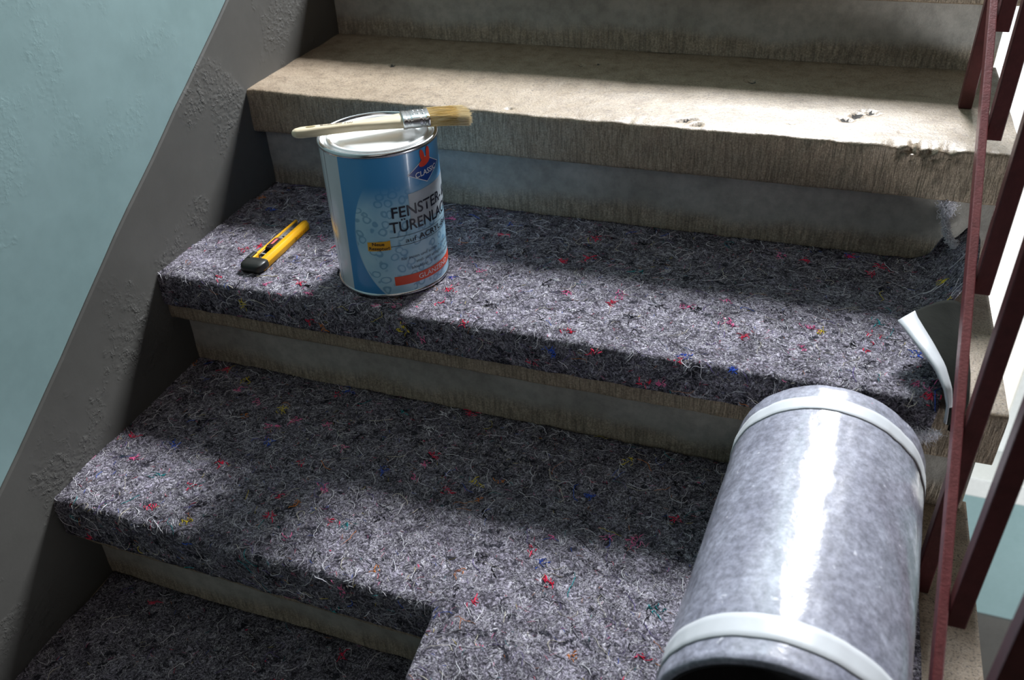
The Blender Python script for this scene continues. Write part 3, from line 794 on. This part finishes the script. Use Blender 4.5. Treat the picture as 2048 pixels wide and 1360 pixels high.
# right rail: thick, with bevelled outer side
def rail(x0, x1, prof0, prof1):
    bm = bmesh.new(); A = [bm.verts.new((x0, y, z)) for y, z in prof0]; B = [bm.verts.new((x1, y, z)) for y, z in prof1]
    bm.faces.new(A); bm.faces.new(B[::-1])
    for i in range(len(A)): bm.faces.new((A[i], A[i-1], B[i-1], B[i]))
    return bm
def join(bms):
    out = bmesh.new()
    for b in bms:
        me = bpy.data.meshes.new('j'); b.to_mesh(me); b.free(); out.from_mesh(me); bpy.data.meshes.remove(me)
    return out
rp = [(-.0165, 0), (-.0052, 0), (-.0052, .0125), (-.0132, .0135), (-.0172, .0085)]
rp2 = [(-.0125, 0), (-.0048, 0), (-.0048, .0115), (-.0098, .0125), (-.0130, .0085)]
b1 = rail(.017, KL-.004, rp, [(p[0]*.93, p[1]*.98) for p in rp]); b1b = rail(KL-.004, KL, [(p[0]*.93, p[1]*.98) for p in rp], rp2)
lp = [(.0165, 0), (.0060, 0), (.0060, .0120), (.0100, .0125), (.0165, .0080)]
lpn = [(.0125, 0), (.0060, 0), (.0060, .0120), (.0100, .0120), (.0125, .0085)]
lpe = [(.0115, 0), (.0056, 0), (.0056, .0115), (.0090, .0115), (.0115, .0085)]
b2 = rail(.010, .034, lp, lp); b3 = rail(.034, .058, lp, lpn); b4 = rail(.058, KL, lpn, lpe)
b5 = rail(.010, KL-.002, [(-.0165, 0), (.0165, 0), (.0160, .0022), (-.0165, .0022)], [(-.0120, 0), (.0110, 0), (.0110, .0022), (-.0120, .0022)])
kb = join([b1, b1b, b2, b3, b4, b5]); bmesh.ops.recalc_face_normals(kb, faces=kb.faces)
bmesh.ops.bevel(kb, geom=[e for e in kb.edges if e.calc_face_angle(0) > .5], offset=.0008, segments=2, affect='EDGES', profile=.6)
o = from_bm('knife_body', kb, M_YEL, knife, smooth=True); shade_auto(o, 35); o['label'] = 'bright yellow plastic body'
# grip ridges on the outer right side near the tip
bms = []
for k in range(11):
    x = KL-.045+k*.0035; bms.append(box(x, x+.0014, -.0172, -.0152, .0020, .0075, .0003))
from_bm('grip_ridges', join(bms), M_YEL, knife, smooth=False)
cap = loft([(-.0035, 0, .0056, .010, .0030), (-.001, 0, .0062, .0140, .0054), (.004, 0, .0068, .0168, .0066), (.012, 0, .0070, .0178, .0068), (.0205, 0, .0070, .0180, .0068)], 36, 5.0)
o = from_bm('end_cap', cap, M_BLK, knife); o['label'] = 'black end cap'
from_bm('cap_clip', box(.018, .036, .0085, .0150, .0085, .0145, .001), M_BLK, knife, smooth=False)
from_bm('blade', join([box(.045, KL+.0, -.0050, .0058, .0050, .0058), prism([(KL, -.0050), (KL, .0058), (KL+.008, .0045), (KL+.003, -.0050)], 'z', .0050, .0058)]), M_STEEL, knife, smooth=False)
bl = from_bm('blade_channel', join([box(.035, KL-.003, -.0054, -.0044, .0022, .0098), box(.035, KL-.003, .0054, .0062, .0022, .0098)]), M_STEEL, knife, smooth=False)
bms = [box(.060+.0078*k, .0606+.0078*k, -.0042, .0050, .0057, .0062) for k in range(9)]
from_bm('snap_lines', join(bms), M_BLK, knife, smooth=False)
sl = join([box(.054, .084, -.0050, .0060, .0085, .0128, .0008)]+[box(.057+.0035*k, .0587+.0035*k, -.0046, .0056, .0125, .0140, .0003) for k in range(7)])
sl = from_bm('slider', sl, plain('dark_brown_plastic', (.05, .025, .022), .4), knife, smooth=False)
from_bm('slider_label', box(.062, .078, -.0015, .0022, .0139, .0142), plain('slider_red_print', (.55, .12, .12), .4), sl, smooth=False)
bm = bmesh.new(); bmesh.ops.create_uvsphere(bm, u_segments=16, v_segments=8, radius=.0019)
for v in bm.verts: v.co = Vector((v.co.x+.0890, v.co.y-.0035, v.co.z*.6+.0125))
from_bm('slider_stud', bm, M_BLK, knife)
from_bm('tail_slot', box(.020, .052, -.0050, .0058, .0024, .0030), M_BLK, knife, smooth=False)

# ------------------------------------------------------------------ railing
XR = 1.030
rl = empty('stair_railing', (XR+.01, -.27, -.05), 'dark red iron stair railing with square bars along the open right side', 'railing')
org = Vector(rl.location)
def rz_(y): return .118+.61*y
def rail_bm(x0, x1, ya, yb, h, dz=0, n=40, wob=.0006):
    bm = bmesh.new(); rs = []
    for i in range(n+1):
        y = ya+(yb-ya)*i/n; z = rz_(y)+dz+wob*fbm((0, y*12, 0), 3)
        rs.append([bm.verts.new(p) for p in ((x0, y, z), (x1, y, z), (x1, y, z+h-.001), (x1-.001, y, z+h), (x0+.001, y, z+h), (x0, y, z+h-.001))])
    for p, q in zip(rs, rs[1:]):
        for i in range(6): bm.faces.new((p[i-1], p[i], q[i], q[i-1]))
    bm.faces.new(rs[0]); bm.faces.new(rs[-1][::-1])
    for v in bm.verts: v.co -= org
    return bm
o = from_bm('bottom_rail', rail_bm(XR, XR+.0085, -1.15, .75, .018), M_REDL, rl, smooth=False); o['label'] = 'bottom rail in paler red paint'
from_bm('handrail', rail_bm(XR-.008, XR+.04, -1.15, .75, .02, .86), M_RED, rl, smooth=False)
BX = XR+.0095; BW = .0165
bars = [(.155, .0005), (.030, None), (-.103, None), (-.268, None), (-.408, -.3395), (-.552, None), (-.692, None), (-.975, -.68), (-.833, None), (.29, None), (.43, .171), (.57, None), (.70, .342)]
for y, foot in bars:
    lo = rz_(y)-.002 if foot is None else foot
    bm = box(BX, BX+BW, y, y+BW-.0, lo, rz_(y)+.865, .0012)
    for v in bm.verts: v.co -= org
    from_bm('baluster', bm, M_RED, rl, smooth=False)

# ------------------------------------------------------------------ far side of the stairwell: wall under a bright window
YB = 1.6
M_WHITEP = plain('white_window_paint', (.70, .72, .70), .4)
t = NT('bright_window_glass')
em = t.ramp(t.noise(1.2, 2, .5), [(.35, (1.0, .93, .84)), (.55, (1, 1, 1)), (.75, (.82, .92, 1.0))])
M_GLOW = t.done((.5, .5, .5), .3, Emission_Color=em, Emission_Strength=1.15)
WX0, WX1, WZ0, WZ1 = 1.15, 2.75, -1.78, .25
XL, XRR = .9, 3.6
bm = join([box(XL, WX0, YB, YB+.25, -3.3, 1.2), box(WX1, XRR, YB, YB+.25, -3.3, 1.2), box(WX0, WX1, YB, YB+.25, -3.3, WZ0-.085), box(WX0, WX1, YB, YB+.25, WZ1, 1.2)])
structure(from_bm('wall_back', bm, M_TEAL, smooth=False))
structure(from_bm('baseboard_back', box(XL, XRR, YB-.012, YB, -2.95, -2.51), M_BAND, smooth=False))
structure(from_bm('floor', box(-.3, 3.8, -2.6, YB, -3.05, -2.95), plain('landing_floor', (.16, .12, .10), .6), smooth=False))
wn = empty('window_1', (1.95, YB, WZ0), 'bright stair window', 'window')
del wn['label']; del wn['category']; wn['kind'] = 'structure'
wo = Vector(wn.location)
def wpart(name, bm, mat):
    for v in bm.verts: v.co -= wo
    return from_bm(name, bm, mat, wn, smooth=False)
wpart('window_sill', box(WX0-.05, WX1+.05, YB-.06, YB+.22, WZ0-.085, WZ0-.0, .006), M_WHITEP)
wpart('window_frame', join([box(WX0, WX1, YB+.12, YB+.18, WZ0, WZ0+.09), box(WX0, WX1, YB+.12, YB+.18, WZ1-.09, WZ1), box(WX0, WX0+.07, YB+.12, YB+.18, WZ0+.09, WZ1-.09), box(WX1-.07, WX1, YB+.12, YB+.18, WZ0+.09, WZ1-.09), box(1.66, 1.75, YB+.12, YB+.18, WZ0+.09, WZ1-.09)]), M_WHITEP)
wpart('window_pane', box(WX0+.07, WX1-.07, YB+.145, YB+.155, WZ0+.09, WZ1-.09), M_GLOW)
